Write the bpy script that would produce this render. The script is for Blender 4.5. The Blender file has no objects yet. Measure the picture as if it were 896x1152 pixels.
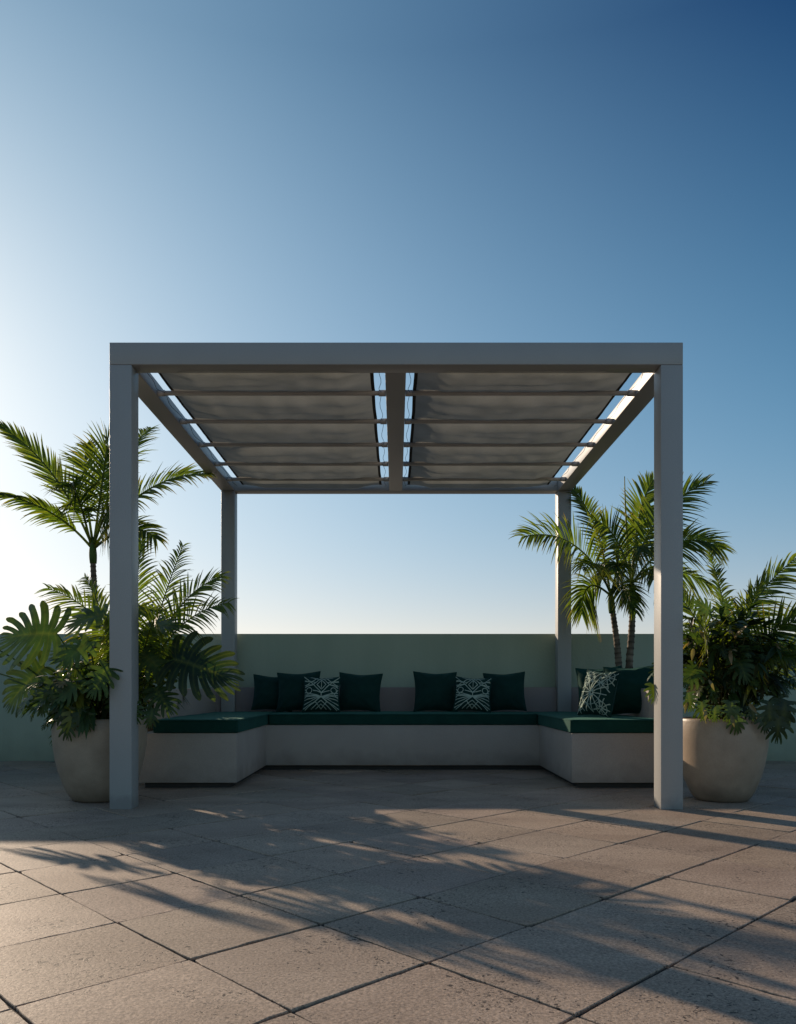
import bpy, bmesh, math, random
from mathutils import Vector, Matrix, noise
random.seed(7)
R = math.radians
scn = bpy.context.scene
col = scn.collection
CAMH = 0.6974
F = 900.0
VX, VY = 446.0, 775.0
SKYBACK = .122
SUN_EL, SUN_AZ = 17.0, 39.0        # azimuth: degrees left of straight ahead (+Y)

def P(x, y, d):
    """world point seen in the direction of photo pixel x,y standing at real depth d"""
    return Vector(((x - VX) / F * d, d, CAMH - (y - VY) / F * d))

# ------------------------------------------------------------------ helpers
class MB:
    def __init__(s): s.v = []; s.f = []; s.m = []; s.c = []
    def vert(s, p, c=(1, 1, 1)):
        s.v.append(tuple(p)); s.c.append(c); return len(s.v) - 1
    def face(s, idx, m=0): s.f.append(tuple(idx)); s.m.append(m)
    def tube(s, pts, rads, n=8, c=(1, 1, 1), cap=True, m=0):
        rings = []
        up0 = None
        for i, p in enumerate(pts):
            a = pts[max(0, i - 1)]; b = pts[min(len(pts) - 1, i + 1)]
            t = (Vector(b) - Vector(a)).normalized()
            u = t.orthogonal().normalized() if up0 is None else (up0 - t * up0.dot(t)).normalized()
            up0 = u; w = t.cross(u)
            r = rads[i] if hasattr(rads, '__len__') else rads
            rings.append([s.vert(Vector(p) + (u * math.cos(2 * math.pi * k / n) + w * math.sin(2 * math.pi * k / n)) * r, c) for k in range(n)])
        for a, b in zip(rings, rings[1:]):
            for k in range(n):
                s.face((a[k], a[(k + 1) % n], b[(k + 1) % n], b[k]), m)
        if cap:
            s.face(rings[0][::-1], m); s.face(rings[-1], m)
    def build(s, name, mats, parent=None, smooth=True):
        me = bpy.data.meshes.new(name)
        me.from_pydata(s.v, [], s.f)
        ca = me.color_attributes.new('col', 'FLOAT_COLOR', 'POINT')
        for i, c in enumerate(s.c): ca.data[i].color = (c[0], c[1], c[2], 1)
        if not isinstance(mats, (list, tuple)): mats = [mats]
        for m in mats: me.materials.append(m)
        me.polygons.foreach_set('material_index', s.m)
        me.polygons.foreach_set('use_smooth', [smooth] * len(s.f))
        me.update()
        o = bpy.data.objects.new(name, me); col.objects.link(o)
        if parent: link(o, parent)
        return o

def link(o, parent):
    o.parent = parent
    o.matrix_parent_inverse = Matrix.Translation(parent.location).inverted()   # parents sit unrotated at their base

def empty(name, loc, label=None, cat=None, group=None):
    o = bpy.data.objects.new(name, None); o.empty_display_size = .1
    o.location = loc; col.objects.link(o); tag(o, label, cat, group); return o

def tag(o, label=None, cat=None, group=None, kind=None):
    if label: o['label'] = label
    if cat: o['category'] = cat
    if group: o['group'] = group
    if kind: o['kind'] = kind
    return o

def bm_obj(name, bm, mat, parent=None, smooth=False):
    me = bpy.data.meshes.new(name); bm.to_mesh(me); bm.free()
    me.materials.append(mat)
    if smooth:
        me.polygons.foreach_set('use_smooth', [True] * len(me.polygons))
        me.set_sharp_from_angle(angle=R(35))
    o = bpy.data.objects.new(name, me); col.objects.link(o)
    if parent: link(o, parent)
    return o

def bm_box(bm, x0, x1, y0, y1, z0, z1, bev=0.004, seg=2):
    g = bmesh.ops.create_cube(bm, size=1)
    vs = g['verts']
    for v in vs:
        v.co = Vector((x0 + (v.co.x + .5) * (x1 - x0), y0 + (v.co.y + .5) * (y1 - y0), z0 + (v.co.z + .5) * (z1 - z0)))
    if bev > 0:
        es = list({e for v in vs for e in v.link_edges})
        bmesh.ops.bevel(bm, geom=es, offset=bev, segments=seg, affect='EDGES', profile=.5)

def box(name, b, mat, parent=None, bev=.004, seg=2):
    bm = bmesh.new(); bm_box(bm, *b, bev=bev, seg=seg)
    return bm_obj(name, bm, mat, parent, smooth=True)

# ------------------------------------------------------------------ materials
def newmat(name):
    m = bpy.data.materials.new(name); m.use_nodes = True
    nt = m.node_tree; b = nt.nodes['Principled BSDF']
    return m, nt, b

def N(nt, t, **kw):
    n = nt.nodes.new(t)
    for k, v in kw.items(): setattr(n, k, v)
    return n

def mottled(name, c1, c2, scale=3.0, rough=.6, bump=.0, bscale=80, metallic=0, c3=None, fine=200, spec=.5, streak=False):
    m, nt, b = newmat(name)
    L = nt.links.new
    tc = N(nt, 'ShaderNodeTexCoord')
    mp = N(nt, 'ShaderNodeMapping')
    if streak: mp.inputs['Scale'].default_value = (1, 1, .12)
    L(tc.outputs['Object'], mp.inputs['Vector'])
    n1 = N(nt, 'ShaderNodeTexNoise'); n1.inputs['Scale'].default_value = scale; n1.inputs['Detail'].default_value = 6; n1.inputs['Roughness'].default_value = .6
    L(mp.outputs[0], n1.inputs['Vector'])
    r = N(nt, 'ShaderNodeValToRGB')
    r.color_ramp.elements[0].position = .3; r.color_ramp.elements[0].color = (*c1, 1)
    r.color_ramp.elements[1].position = .7; r.color_ramp.elements[1].color = (*c2, 1)
    L(n1.outputs['Fac'], r.inputs[0])
    n2 = N(nt, 'ShaderNodeTexNoise'); n2.inputs['Scale'].default_value = fine; n2.inputs['Detail'].default_value = 3
    L(tc.outputs['Object'], n2.inputs['Vector'])
    mx = N(nt, 'ShaderNodeMix', data_type='RGBA', blend_type='MULTIPLY'); mx.inputs[0].default_value = .35
    L(r.outputs[0], mx.inputs[6]); L(n2.outputs['Fac'], mx.inputs[7])
    # keep brightness after the multiply
    br = N(nt, 'ShaderNodeMix', data_type='RGBA', blend_type='MULTIPLY'); br.inputs[0].default_value = 1; br.inputs[7].default_value = (1.2, 1.2, 1.2, 1)
    L(mx.outputs[2], br.inputs[6]); L(br.outputs[2], b.inputs['Base Color'])
    b.inputs['Roughness'].default_value = rough; b.inputs['Metallic'].default_value = metallic
    b.inputs['Specular IOR Level'].default_value = spec
    if bump:
        n3 = N(nt, 'ShaderNodeTexNoise'); n3.inputs['Scale'].default_value = bscale; n3.inputs['Detail'].default_value = 5
        L(tc.outputs['Object'], n3.inputs['Vector'])
        bp = N(nt, 'ShaderNodeBump'); bp.inputs['Strength'].default_value = bump; bp.inputs['Distance'].default_value = .01
        L(n3.outputs['Fac'], bp.inputs['Height']); L(bp.outputs[0], b.inputs['Normal'])
    return m

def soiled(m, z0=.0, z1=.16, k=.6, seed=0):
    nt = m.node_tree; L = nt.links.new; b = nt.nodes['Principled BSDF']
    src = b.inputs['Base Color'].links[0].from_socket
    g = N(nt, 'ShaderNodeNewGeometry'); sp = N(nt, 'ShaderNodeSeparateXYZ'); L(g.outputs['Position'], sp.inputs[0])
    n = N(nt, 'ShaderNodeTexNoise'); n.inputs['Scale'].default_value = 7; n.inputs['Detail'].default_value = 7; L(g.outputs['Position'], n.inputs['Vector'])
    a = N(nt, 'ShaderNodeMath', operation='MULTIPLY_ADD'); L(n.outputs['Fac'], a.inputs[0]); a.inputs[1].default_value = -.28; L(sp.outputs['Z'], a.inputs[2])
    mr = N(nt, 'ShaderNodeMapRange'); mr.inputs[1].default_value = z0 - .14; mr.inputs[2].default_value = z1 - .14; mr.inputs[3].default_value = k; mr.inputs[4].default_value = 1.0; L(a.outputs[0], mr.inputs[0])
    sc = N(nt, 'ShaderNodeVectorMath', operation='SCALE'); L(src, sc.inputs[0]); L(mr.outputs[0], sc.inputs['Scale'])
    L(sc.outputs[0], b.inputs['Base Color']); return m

def foliage(name, trans=.38, rough=.42, tcol=(1.9, 1.9, .5), spec=.35, wave=0):
    m, nt, b = newmat(name); L = nt.links.new
    at = N(nt, 'ShaderNodeAttribute', attribute_name='col')
    tc = N(nt, 'ShaderNodeTexCoord')
    n1 = N(nt, 'ShaderNodeTexNoise'); n1.inputs['Scale'].default_value = 14; n1.inputs['Detail'].default_value = 5
    L(tc.outputs['Object'], n1.inputs['Vector'])
    mr = N(nt, 'ShaderNodeMapRange'); mr.inputs[1].default_value = .3; mr.inputs[2].default_value = .7; mr.inputs[3].default_value = .65; mr.inputs[4].default_value = 1.35
    L(n1.outputs['Fac'], mr.inputs[0])
    mx = N(nt, 'ShaderNodeVectorMath', operation='SCALE'); L(at.outputs['Color'], mx.inputs[0]); L(mr.outputs[0], mx.inputs['Scale'])
    L(mx.outputs[0], b.inputs['Base Color'])
    b.inputs['Roughness'].default_value = rough; b.inputs['Specular IOR Level'].default_value = spec
    tr = N(nt, 'ShaderNodeBsdfTranslucent')
    t2 = N(nt, 'ShaderNodeVectorMath', operation='MULTIPLY'); t2.inputs[1].default_value = tcol
    L(mx.outputs[0], t2.inputs[0]); L(t2.outputs[0], tr.inputs['Color'])
    ms = N(nt, 'ShaderNodeMixShader'); ms.inputs[0].default_value = trans
    out = nt.nodes['Material Output']
    L(b.outputs[0], ms.inputs[1]); L(tr.outputs[0], ms.inputs[2]); L(ms.outputs[0], out.inputs['Surface'])
    bp = N(nt, 'ShaderNodeBump'); bp.inputs['Strength'].default_value = .25; bp.inputs['Distance'].default_value = .004
    n3 = N(nt, 'ShaderNodeTexNoise'); n3.inputs['Scale'].default_value = 60
    L(tc.outputs['Object'], n3.inputs['Vector']); L(n3.outputs['Fac'], bp.inputs['Height']); L(bp.outputs[0], b.inputs['Normal'])
    return m

def fabric(name, c, c2, weave=900, rough=.9, trans=0.0, sheen=.3):
    m, nt, b = newmat(name); L = nt.links.new
    tc = N(nt, 'ShaderNodeTexCoord')
    n1 = N(nt, 'ShaderNodeTexNoise'); n1.inputs['Scale'].default_value = 6; n1.inputs['Detail'].default_value = 7
    L(tc.outputs['Object'], n1.inputs['Vector'])
    r = N(nt, 'ShaderNodeValToRGB')
    r.color_ramp.elements[0].position = .3; r.color_ramp.elements[0].color = (*c, 1)
    r.color_ramp.elements[1].position = .72; r.color_ramp.elements[1].color = (*c2, 1)
    L(n1.outputs['Fac'], r.inputs[0]); L(r.outputs[0], b.inputs['Base Color'])
    b.inputs['Roughness'].default_value = rough; b.inputs['Specular IOR Level'].default_value = .2
    b.inputs['Sheen Weight'].default_value = sheen; b.inputs['Sheen Roughness'].default_value = .4
    b.inputs['Sheen Tint'].default_value = (min(1, c2[0] * 6 + .1), min(1, c2[1] * 6 + .1), min(1, c2[2] * 6 + .1), 1)
    vo = N(nt, 'ShaderNodeTexNoise'); vo.inputs['Scale'].default_value = weave * .4; vo.inputs['Detail'].default_value = 2
    L(tc.outputs['Object'], vo.inputs['Vector'])
    ad = N(nt, 'ShaderNodeMath', operation='MULTIPLY_ADD'); ad.inputs[1].default_value = .25
    n3 = N(nt, 'ShaderNodeTexNoise'); n3.inputs['Scale'].default_value = 22; n3.inputs['Detail'].default_value = 4
    L(tc.outputs['Object'], n3.inputs['Vector'])
    L(vo.outputs['Fac'], ad.inputs[0]); L(n3.outputs['Fac'], ad.inputs[2])
    bp = N(nt, 'ShaderNodeBump'); bp.inputs['Strength'].default_value = .35; bp.inputs['Distance'].default_value = .008
    L(ad.outputs[0], bp.inputs['Height']); L(bp.outputs[0], b.inputs['Normal'])
    if trans:
        tr = N(nt, 'ShaderNodeBsdfTranslucent'); L(r.outputs[0], tr.inputs['Color'])
        ms = N(nt, 'ShaderNodeMixShader'); ms.inputs[0].default_value = trans
        L(b.outputs[0], ms.inputs[1]); L(tr.outputs[0], ms.inputs[2]); L(ms.outputs[0], nt.nodes['Material Output'].inputs['Surface'])
    return m

def paving_mat():
    m, nt, b = newmat('travertine_paving'); L = nt.links.new
    tc = N(nt, 'ShaderNodeTexCoord')
    at = N(nt, 'ShaderNodeAttribute', attribute_name='col')
    big = N(nt, 'ShaderNodeTexNoise'); big.inputs['Scale'].default_value = 1.3; big.inputs['Detail'].default_value = 8; big.inputs['Roughness'].default_value = .65
    mp = N(nt, 'ShaderNodeMapping'); mp.inputs['Scale'].default_value = (1, 2.2, 1); mp.inputs['Rotation'].default_value = (0, 0, R(-44))
    L(tc.outputs['Object'], mp.inputs['Vector']); L(mp.outputs[0], big.inputs['Vector'])
    r = N(nt, 'ShaderNodeValToRGB')
    e = r.color_ramp.elements
    e[0].position = .28; e[0].color = (.27, .198, .145, 1)
    e[1].position = .72; e[1].color = (.455, .35, .262, 1)
    L(big.outputs['Fac'], r.inputs[0])
    mul = N(nt, 'ShaderNodeMix', data_type='RGBA', blend_type='MULTIPLY'); mul.inputs[0].default_value = 1
    L(r.outputs[0], mul.inputs[6]); L(at.outputs['Color'], mul.inputs[7])
    # grain
    g = N(nt, 'ShaderNodeTexNoise'); g.inputs['Scale'].default_value = 120; g.inputs['Detail'].default_value = 6; g.inputs['Roughness'].default_value = .7
    L(tc.outputs['Object'], g.inputs['Vector'])
    gr = N(nt, 'ShaderNodeMapRange'); gr.inputs[1].default_value = .3; gr.inputs[2].default_value = .7; gr.inputs[3].default_value = .42; gr.inputs[4].default_value = 1.5
    L(g.outputs['Fac'], gr.inputs[0])
    sc = N(nt, 'ShaderNodeVectorMath', operation='SCALE'); L(mul.outputs[2], sc.inputs[0]); L(gr.outputs[0], sc.inputs['Scale'])
    # pits: voronoi dots thinned out by a noise mask
    def pits(scale, thr, lo, hi, mlo, mhi):
        w = N(nt, 'ShaderNodeTexNoise'); w.inputs['Scale'].default_value = scale * .8; L(tc.outputs['Object'], w.inputs['Vector'])
        wm = N(nt, 'ShaderNodeMix', data_type='RGBA', blend_type='LINEAR_LIGHT'); wm.inputs[0].default_value = .02
        L(tc.outputs['Object'], wm.inputs[6]); L(w.outputs['Color'], wm.inputs[7])
        v = N(nt, 'ShaderNodeTexVoronoi'); v.inputs['Scale'].default_value = scale; L(wm.outputs[2], v.inputs['Vector'])
        sep = N(nt, 'ShaderNodeSeparateColor'); L(v.outputs['Color'], sep.inputs[0])
        mk = N(nt, 'ShaderNodeTexNoise'); mk.inputs['Scale'].default_value = 3.1; mk.inputs['Detail'].default_value = 3; L(tc.outputs['Object'], mk.inputs['Vector'])
        mm = N(nt, 'ShaderNodeMapRange'); mm.inputs[1].default_value = mlo; mm.inputs[2].default_value = mhi; mm.inputs[3].default_value = .25
        L(mk.outputs['Fac'], mm.inputs[0])
        # radius per cell = hi * random * mask
        pw = N(nt, 'ShaderNodeMath', operation='POWER'); L(sep.outputs[0], pw.inputs[0]); pw.inputs[1].default_value = 2.2
        rr = N(nt, 'ShaderNodeMath', operation='MULTIPLY'); L(pw.outputs[0], rr.inputs[0]); L(mm.outputs[0], rr.inputs[1])
        r2 = N(nt, 'ShaderNodeMath', operation='MULTIPLY'); L(rr.outputs[0], r2.inputs[0]); r2.inputs[1].default_value = hi
        d = N(nt, 'ShaderNodeMath', operation='SUBTRACT'); L(r2.outputs[0], d.inputs[0]); L(v.outputs['Distance'], d.inputs[1])
        s = N(nt, 'ShaderNodeMapRange'); s.inputs[1].default_value = .0; s.inputs[2].default_value = .05; L(d.outputs[0], s.inputs[0])
        return s.outputs[0]
    p1 = pits(62, 0, 0, .62, .40, .72)
    p2 = pits(130, 0, 0, .62, .3, .65)
    mxp = N(nt, 'ShaderNodeMath', operation='MAXIMUM'); L(p1, mxp.inputs[0]); L(p2, mxp.inputs[1])
    dark = N(nt, 'ShaderNodeMix', data_type='RGBA', blend_type='MIX'); dark.inputs[7].default_value = (.028, .020, .015, 1)
    fm = N(nt, 'ShaderNodeMath', operation='MULTIPLY'); L(mxp.outputs[0], fm.inputs[0]); fm.inputs[1].default_value = .85
    L(fm.outputs[0], dark.inputs[0]); L(sc.outputs[0], dark.inputs[6])
    L(dark.outputs[2], b.inputs['Base Color'])
    b.inputs['Roughness'].default_value = .62; b.inputs['Specular IOR Level'].default_value = .35
    h = N(nt, 'ShaderNodeMath', operation='MULTIPLY_ADD'); L(mxp.outputs[0], h.inputs[0]); h.inputs[1].default_value = -1.6
    L(g.outputs['Fac'], h.inputs[2])
    n4 = N(nt, 'ShaderNodeTexNoise'); n4.inputs['Scale'].default_value = 55; n4.inputs['Detail'].default_value = 6; L(tc.outputs['Object'], n4.inputs['Vector'])
    h2 = N(nt, 'ShaderNodeMath', operation='MULTIPLY_ADD'); L(n4.outputs['Fac'], h2.inputs[0]); h2.inputs[1].default_value = .9; L(h.outputs[0], h2.inputs[2])
    bp = N(nt, 'ShaderNodeBump'); bp.inputs['Strength'].default_value = .4; bp.inputs['Distance'].default_value = .003
    L(h2.outputs[0], bp.inputs['Height']); L(bp.outputs[0], b.inputs['Normal'])
    return m

M = {}
M['paving'] = paving_mat()
M['joint'] = mottled('joint_sand', (.035, .028, .022), (.09, .072, .055), 12, .95, .5, 150)
M['ground'] = mottled('ground', (.10, .09, .08), (.15, .135, .12), .3, .9)
M['metal'] = mottled('powder_coated_metal', (.35, .345, .33), (.385, .38, .365), 1.5, .42, 0, 300, spec=.5)
M['rail'] = mottled('rail_metal', (.46, .44, .40), (.52, .49, .45), 3, .35, .02, 300)
M['wall'] = mottled('sage_render', (.33, .38, .285), (.40, .45, .34), 2.6, .85, .25, 60, streak=True)
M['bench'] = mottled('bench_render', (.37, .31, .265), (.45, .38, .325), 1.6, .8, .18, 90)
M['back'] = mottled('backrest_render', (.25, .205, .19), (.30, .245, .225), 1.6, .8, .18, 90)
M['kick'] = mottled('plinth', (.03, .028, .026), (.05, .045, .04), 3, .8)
M['cush'] = fabric('green_cushion_fabric', (.005, .038, .028), (.008, .054, .040))
M['pillow'] = fabric('dark_green_pillow_fabric', (.005, .030, .025), (.008, .042, .034))
M['cord'] = fabric('cream_embroidery', (.34, .43, .35), (.44, .53, .44), sheen=.1)
M['seam'] = fabric('dark_seam', (.008, .03, .025), (.012, .04, .033))
M['shade'] = fabric('taupe_shade_cloth', (.35, .365, .34), (.46, .475, .445), trans=.15, sheen=.1)
M['hem'] = fabric('shade_hem', (.03, .03, .028), (.045, .042, .038), sheen=.0)
M['pot'] = mottled('glazed_planter', (.30, .225, .16), (.45, .345, .25), 4, .42, .12, 24, spec=.5, streak=False)
M['soil'] = mottled('soil', (.02, .014, .01), (.05, .035, .025), 30, .95, .8, 60)
M['palm'] = foliage('palm_leaf', .5, .4, tcol=(2.2, 2.1, .45))
M['broad'] = foliage('broad_leaf', .34, .45, spec=.3, tcol=(1.8, 1.9, .5))
M['shrub'] = foliage('shrub_leaf', .32, .38)
M['trunk'] = foliage('palm_trunk', .0, .75, spec=.2)

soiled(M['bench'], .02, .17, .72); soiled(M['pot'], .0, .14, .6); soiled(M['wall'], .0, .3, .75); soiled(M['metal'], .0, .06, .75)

# ------------------------------------------------------------------ setting
bm = bmesh.new()
bmesh.ops.create_grid(bm, x_segments=1, y_segments=1, size=600)
for v in bm.verts: v.co.z = -.045
tag(bm_obj('ground', bm, M['ground']), kind='structure')

YW = 7.725
bm = bmesh.new(); bmesh.ops.create_grid(bm, x_segments=1, y_segments=1, size=1)
for v in bm.verts: v.co = Vector((v.co.x * 12, -6 + (v.co.y + 1) * .5 * (YW + 6.3), -.0075))
tag(bm_obj('paving_bed', bm, M['joint']), kind='structure')

def paving():
    mb = MB()
    O = Vector((-.5305, 2.058)); db = Vector((.678, -.735)).normalized(); da = Vector((.704, .710)).normalized()
    sb, sa = .4485, .436
    rnd = random.Random(3)
    def fcn(p): return p.y - (YW + .15)
    for i in range(-32, 34):
        for j in range(-34, 36):
            p = O + db * (sb * (i + .5)) + da * (sa * (j + .5))
            if p.y > YW + .1 or p.y < -4.5 or abs(p.x) > 9: continue
            g = .0022 + rnd.random() * .0022
            hb, ha = sb / 2 - g * 1.25, sa / 2 - g * .9
            tz = rnd.uniform(-.0018, .0018); tx = rnd.uniform(-.004, .004); ty = rnd.uniform(-.004, .004)
            k = rnd.uniform(.93, 1.24); c = (k * rnd.uniform(.98, 1.03), k, k * rnd.uniform(.96, 1.02))
            # outline with worn, slightly wavy edges
            outl = []
            n = 9
            cs = [(-hb, -ha), (hb, -ha), (hb, ha), (-hb, ha)]
            for q in range(4):
                a = cs[q]; b2 = cs[(q + 1) % 4]
                for t in range(n):
                    s = t / n
                    u = a[0] + (b2[0] - a[0]) * s; v = a[1] + (b2[1] - a[1]) * s
                    chip = max(0, rnd.gauss(0, .0008)) + (rnd.random() < .05) * rnd.uniform(.002, .007)
                    if t == 0: chip += .002
                    u -= math.copysign(min(chip, abs(u)), u) if abs(u) > hb * .98 else 0
                    v -= math.copysign(min(chip, abs(v)), v) if abs(v) > ha * .98 else 0
                    outl.append((u, v))
            def W(u, v, z):
                w = p + db * u + da * v
                return (w.x, w.y, z + tz + tx * u + ty * v)
            ct = [mb.vert(W(u * .994, v * .994, 0), c) for u, v in outl]
            ed = [mb.vert(W(u, v, -.0016), c) for u, v in outl]
            lo = [mb.vert(W(u, v, -.014), (c[0] * .6, c[1] * .6, c[2] * .6)) for u, v in outl]
            mb.face(ct[::-1])
            m_ = len(outl)
            for q in range(m_):
                r_ = (q + 1) % m_
                mb.face((ct[q], ct[r_], ed[r_], ed[q])); mb.face((ed[q], ed[r_], lo[r_], lo[q]))
    return tag(mb.build('patio_paving', M['paving'], smooth=False), kind='structure')
paving()

# garden wall, with a taller stretch added out of view on the left for its shadow
wall = empty('garden_wall', (0, YW + .1, 0), 'long sage green rendered parapet wall behind the bench', 'wall')
box('wall_panel', (-4.25, 11, YW, YW + .2, -.03, 1.229), M['wall'], wall, .006)
box('wall_panel', (-14, -4.252, YW, YW + .2, -.03, 1.62), M['wall'], wall, .006)

# ------------------------------------------------------------------ pergola
PX, PW = 1.656, .128
Y0, Y1 = 4.615, 7.56
ZB, ZT = CAMH + 1.872, CAMH + 2.0
pg = empty('pergola', (0, Y0, 0), 'grey square-beamed metal pergola with taupe fabric roof over the bench', 'pergola')
for sx in (-1, 1):
    for y in (Y0, Y1):
        x0, x1 = sorted((sx * PX, sx * (PX - PW)))
        o = box('post', (x0, x1, y, y + PW, 0.0, ZB - .0015), M['metal'], pg, .0035)
        bm = bmesh.new(); bm_box(bm, x0 - .012, x1 + .012, y - .012, y + PW + .012, 0, .006, bev=.001)
box('front_beam', (-PX, PX, Y0, Y0 + PW, ZB, ZT), M['metal'], pg, .0035)
box('back_beam', (-PX, PX, Y1, Y1 + PW, ZB, ZT - .02), M['metal'], pg, .0035)
for sx in (-1, 1):
    x0, x1 = sorted((sx * PX, sx * (PX - PW)))
    box('side_beam', (x0, x1, Y0 + PW + .001, Y1 - .001, ZB, ZT - .035), M['metal'], pg, .0035)
box('centre_beam', (-.066, .058, Y0 + PW + .001, Y1 - .001, ZB, ZT - .03), M['metal'], pg, .0035)
BARS = [5.12, 5.66, 6.20, 6.73, 7.22]
ZR = CAMH + 1.893
for (xa, xb) in ((-1.527, -.067), (.059, 1.527)):
    for yb in BARS:
        mb = MB()
        mb.tube([(xa, yb, ZR), (xb, yb, ZR)], .0155, 14)
        # flat slot profile above the tube
        rb = mb.build('roof_rail', M['rail'], pg)
        for xe, s in ((xa, 1), (xb, -1)):
            m2 = MB(); m2.tube([(xe, yb, ZR), (xe + s * .045, yb, ZR)], .02, 12)
            bk = m2.build('bracket', M['rail']); bk.parent = rb
def shade(xa, xb, side):
    mb = MB(); NX, = (60,)
    ys = [4.66] + BARS + [7.5]
    rows = []
    rnd = random.Random(5 + side)
    for s in range(len(ys) - 1):
        n = 14
        for k in range(n + (s == len(ys) - 2)):
            rows.append((s, k / n, ys[s] + (ys[s + 1] - ys[s]) * k / n))
    grid = []
    for (s, t, y) in rows:
        row = []
        sag = 4 * t * (1 - t)
        for i in range(NX + 1):
            u = i / NX
            x = xa + (xb - xa) * u
            e = (1 - (2 * u - 1) ** 2)
            z = ZR + .021 + .0 - (sag ** .8 + .35 * math.sin(math.pi * min(1, t * 3))) * .056 * (.08 + .95 * min(1, e * 1.8))
            ed = .15 + .85 * min(1, e * 2.5)
            z += noise.noise(Vector((x * 2.2, y * 9 + s * 3, side))) * .022 * sag * ed
            z += noise.noise(Vector((x * 9, y * 14 + s * 7, side + 4))) * .011 * sag * ed
            x += (noise.noise(Vector((s * 1.7, y * 3, side + 9))) * .003 + .003 * sag * (1 if u < .5 else -1)) * (abs(2 * u - 1) ** 3)
            row.append(mb.vert((x, y, z)))
        grid.append(row)
    for a, b in zip(grid, grid[1:]):
        for i in range(NX):
            hem = 1 if (i == 0 or i == NX - 1) else 0
            mb.face((a[i], a[i + 1], b[i + 1], b[i]), hem)
    return mb.build('fabric_canopy', [M['shade'], M['hem']], pg)
shade(-1.445, -.135, 0); shade(.105, 1.43, 1)
for (xc) in (-.10, .082, -1.485, 1.478):
    mb = MB()
    pts = []
    ys = [4.75] + BARS + [7.5]
    for a, b in zip(ys, ys[1:]):
        for k in range(8):
            t = k / 8
            pts.append((xc + .008 * math.sin(9 * (a + t)), a + (b - a) * t, ZR + .005 - .03 * 4 * t * (1 - t) * (.5 + .5 * math.sin(a * 7) ** 2)))
    mb.tube(pts, .0016, 5)
    mb.build('pull_cord', M['hem'], pg)

# ------------------------------------------------------------------ bench
XLi, XRi, XLo, XRo = -1.114, 1.226, -1.80, 1.97
YF, YM, YB = 5.583, 6.85, 7.545
SH = .388
bench = empty('built_in_bench', (0, YM, 0), 'u-shaped rendered masonry bench under the pergola on a dark plinth', 'bench')
def prism(name, poly, z0, z1, mat, parent, bev=.006, seg=2):
    bm = bmesh.new()
    vs = [bm.verts.new((x, y, z0)) for x, y in poly]
    f = bm.faces.new(vs)
    r = bmesh.ops.extrude_face_region(bm, geom=[f])
    for v in r['geom']:
        if isinstance(v, bmesh.types.BMVert): v.co.z = z1
    bmesh.ops.recalc_face_normals(bm, faces=bm.faces)
    if bev: bmesh.ops.bevel(bm, geom=bm.edges[:], offset=bev, segments=seg, affect='EDGES', profile=.5)
    return bm_obj(name, bm, mat, parent, True)
prism('seat_base', [(XLo, YF), (XLi, YF), (XLi, YM), (XRi, YM), (XRi, YF), (XRo - .1, YF), (XRo - .1, YB), (XLo, YB)], .04, SH, M['bench'], bench)
k = .055
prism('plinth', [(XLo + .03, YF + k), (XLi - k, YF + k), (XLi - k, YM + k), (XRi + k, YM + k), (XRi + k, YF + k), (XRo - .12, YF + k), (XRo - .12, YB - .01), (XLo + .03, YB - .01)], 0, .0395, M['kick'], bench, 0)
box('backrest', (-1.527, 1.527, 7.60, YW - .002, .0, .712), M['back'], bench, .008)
for sx, xo in ((-1, XLo), (1, XRo)):
    x0, x1 = sorted((xo, xo - sx * .098))
    box('side_backrest', (x0, x1, YF + .35, YB, SH + .001 if sx < 0 else .0, .70), M['bench'], bench, .008)
    x0, x1 = sorted((xo, sx * (PX + .002)))
    box('backrest', (x0, x1, YB + .055, YW - .002, 0, .712), M['back'], bench, .008)

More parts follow.
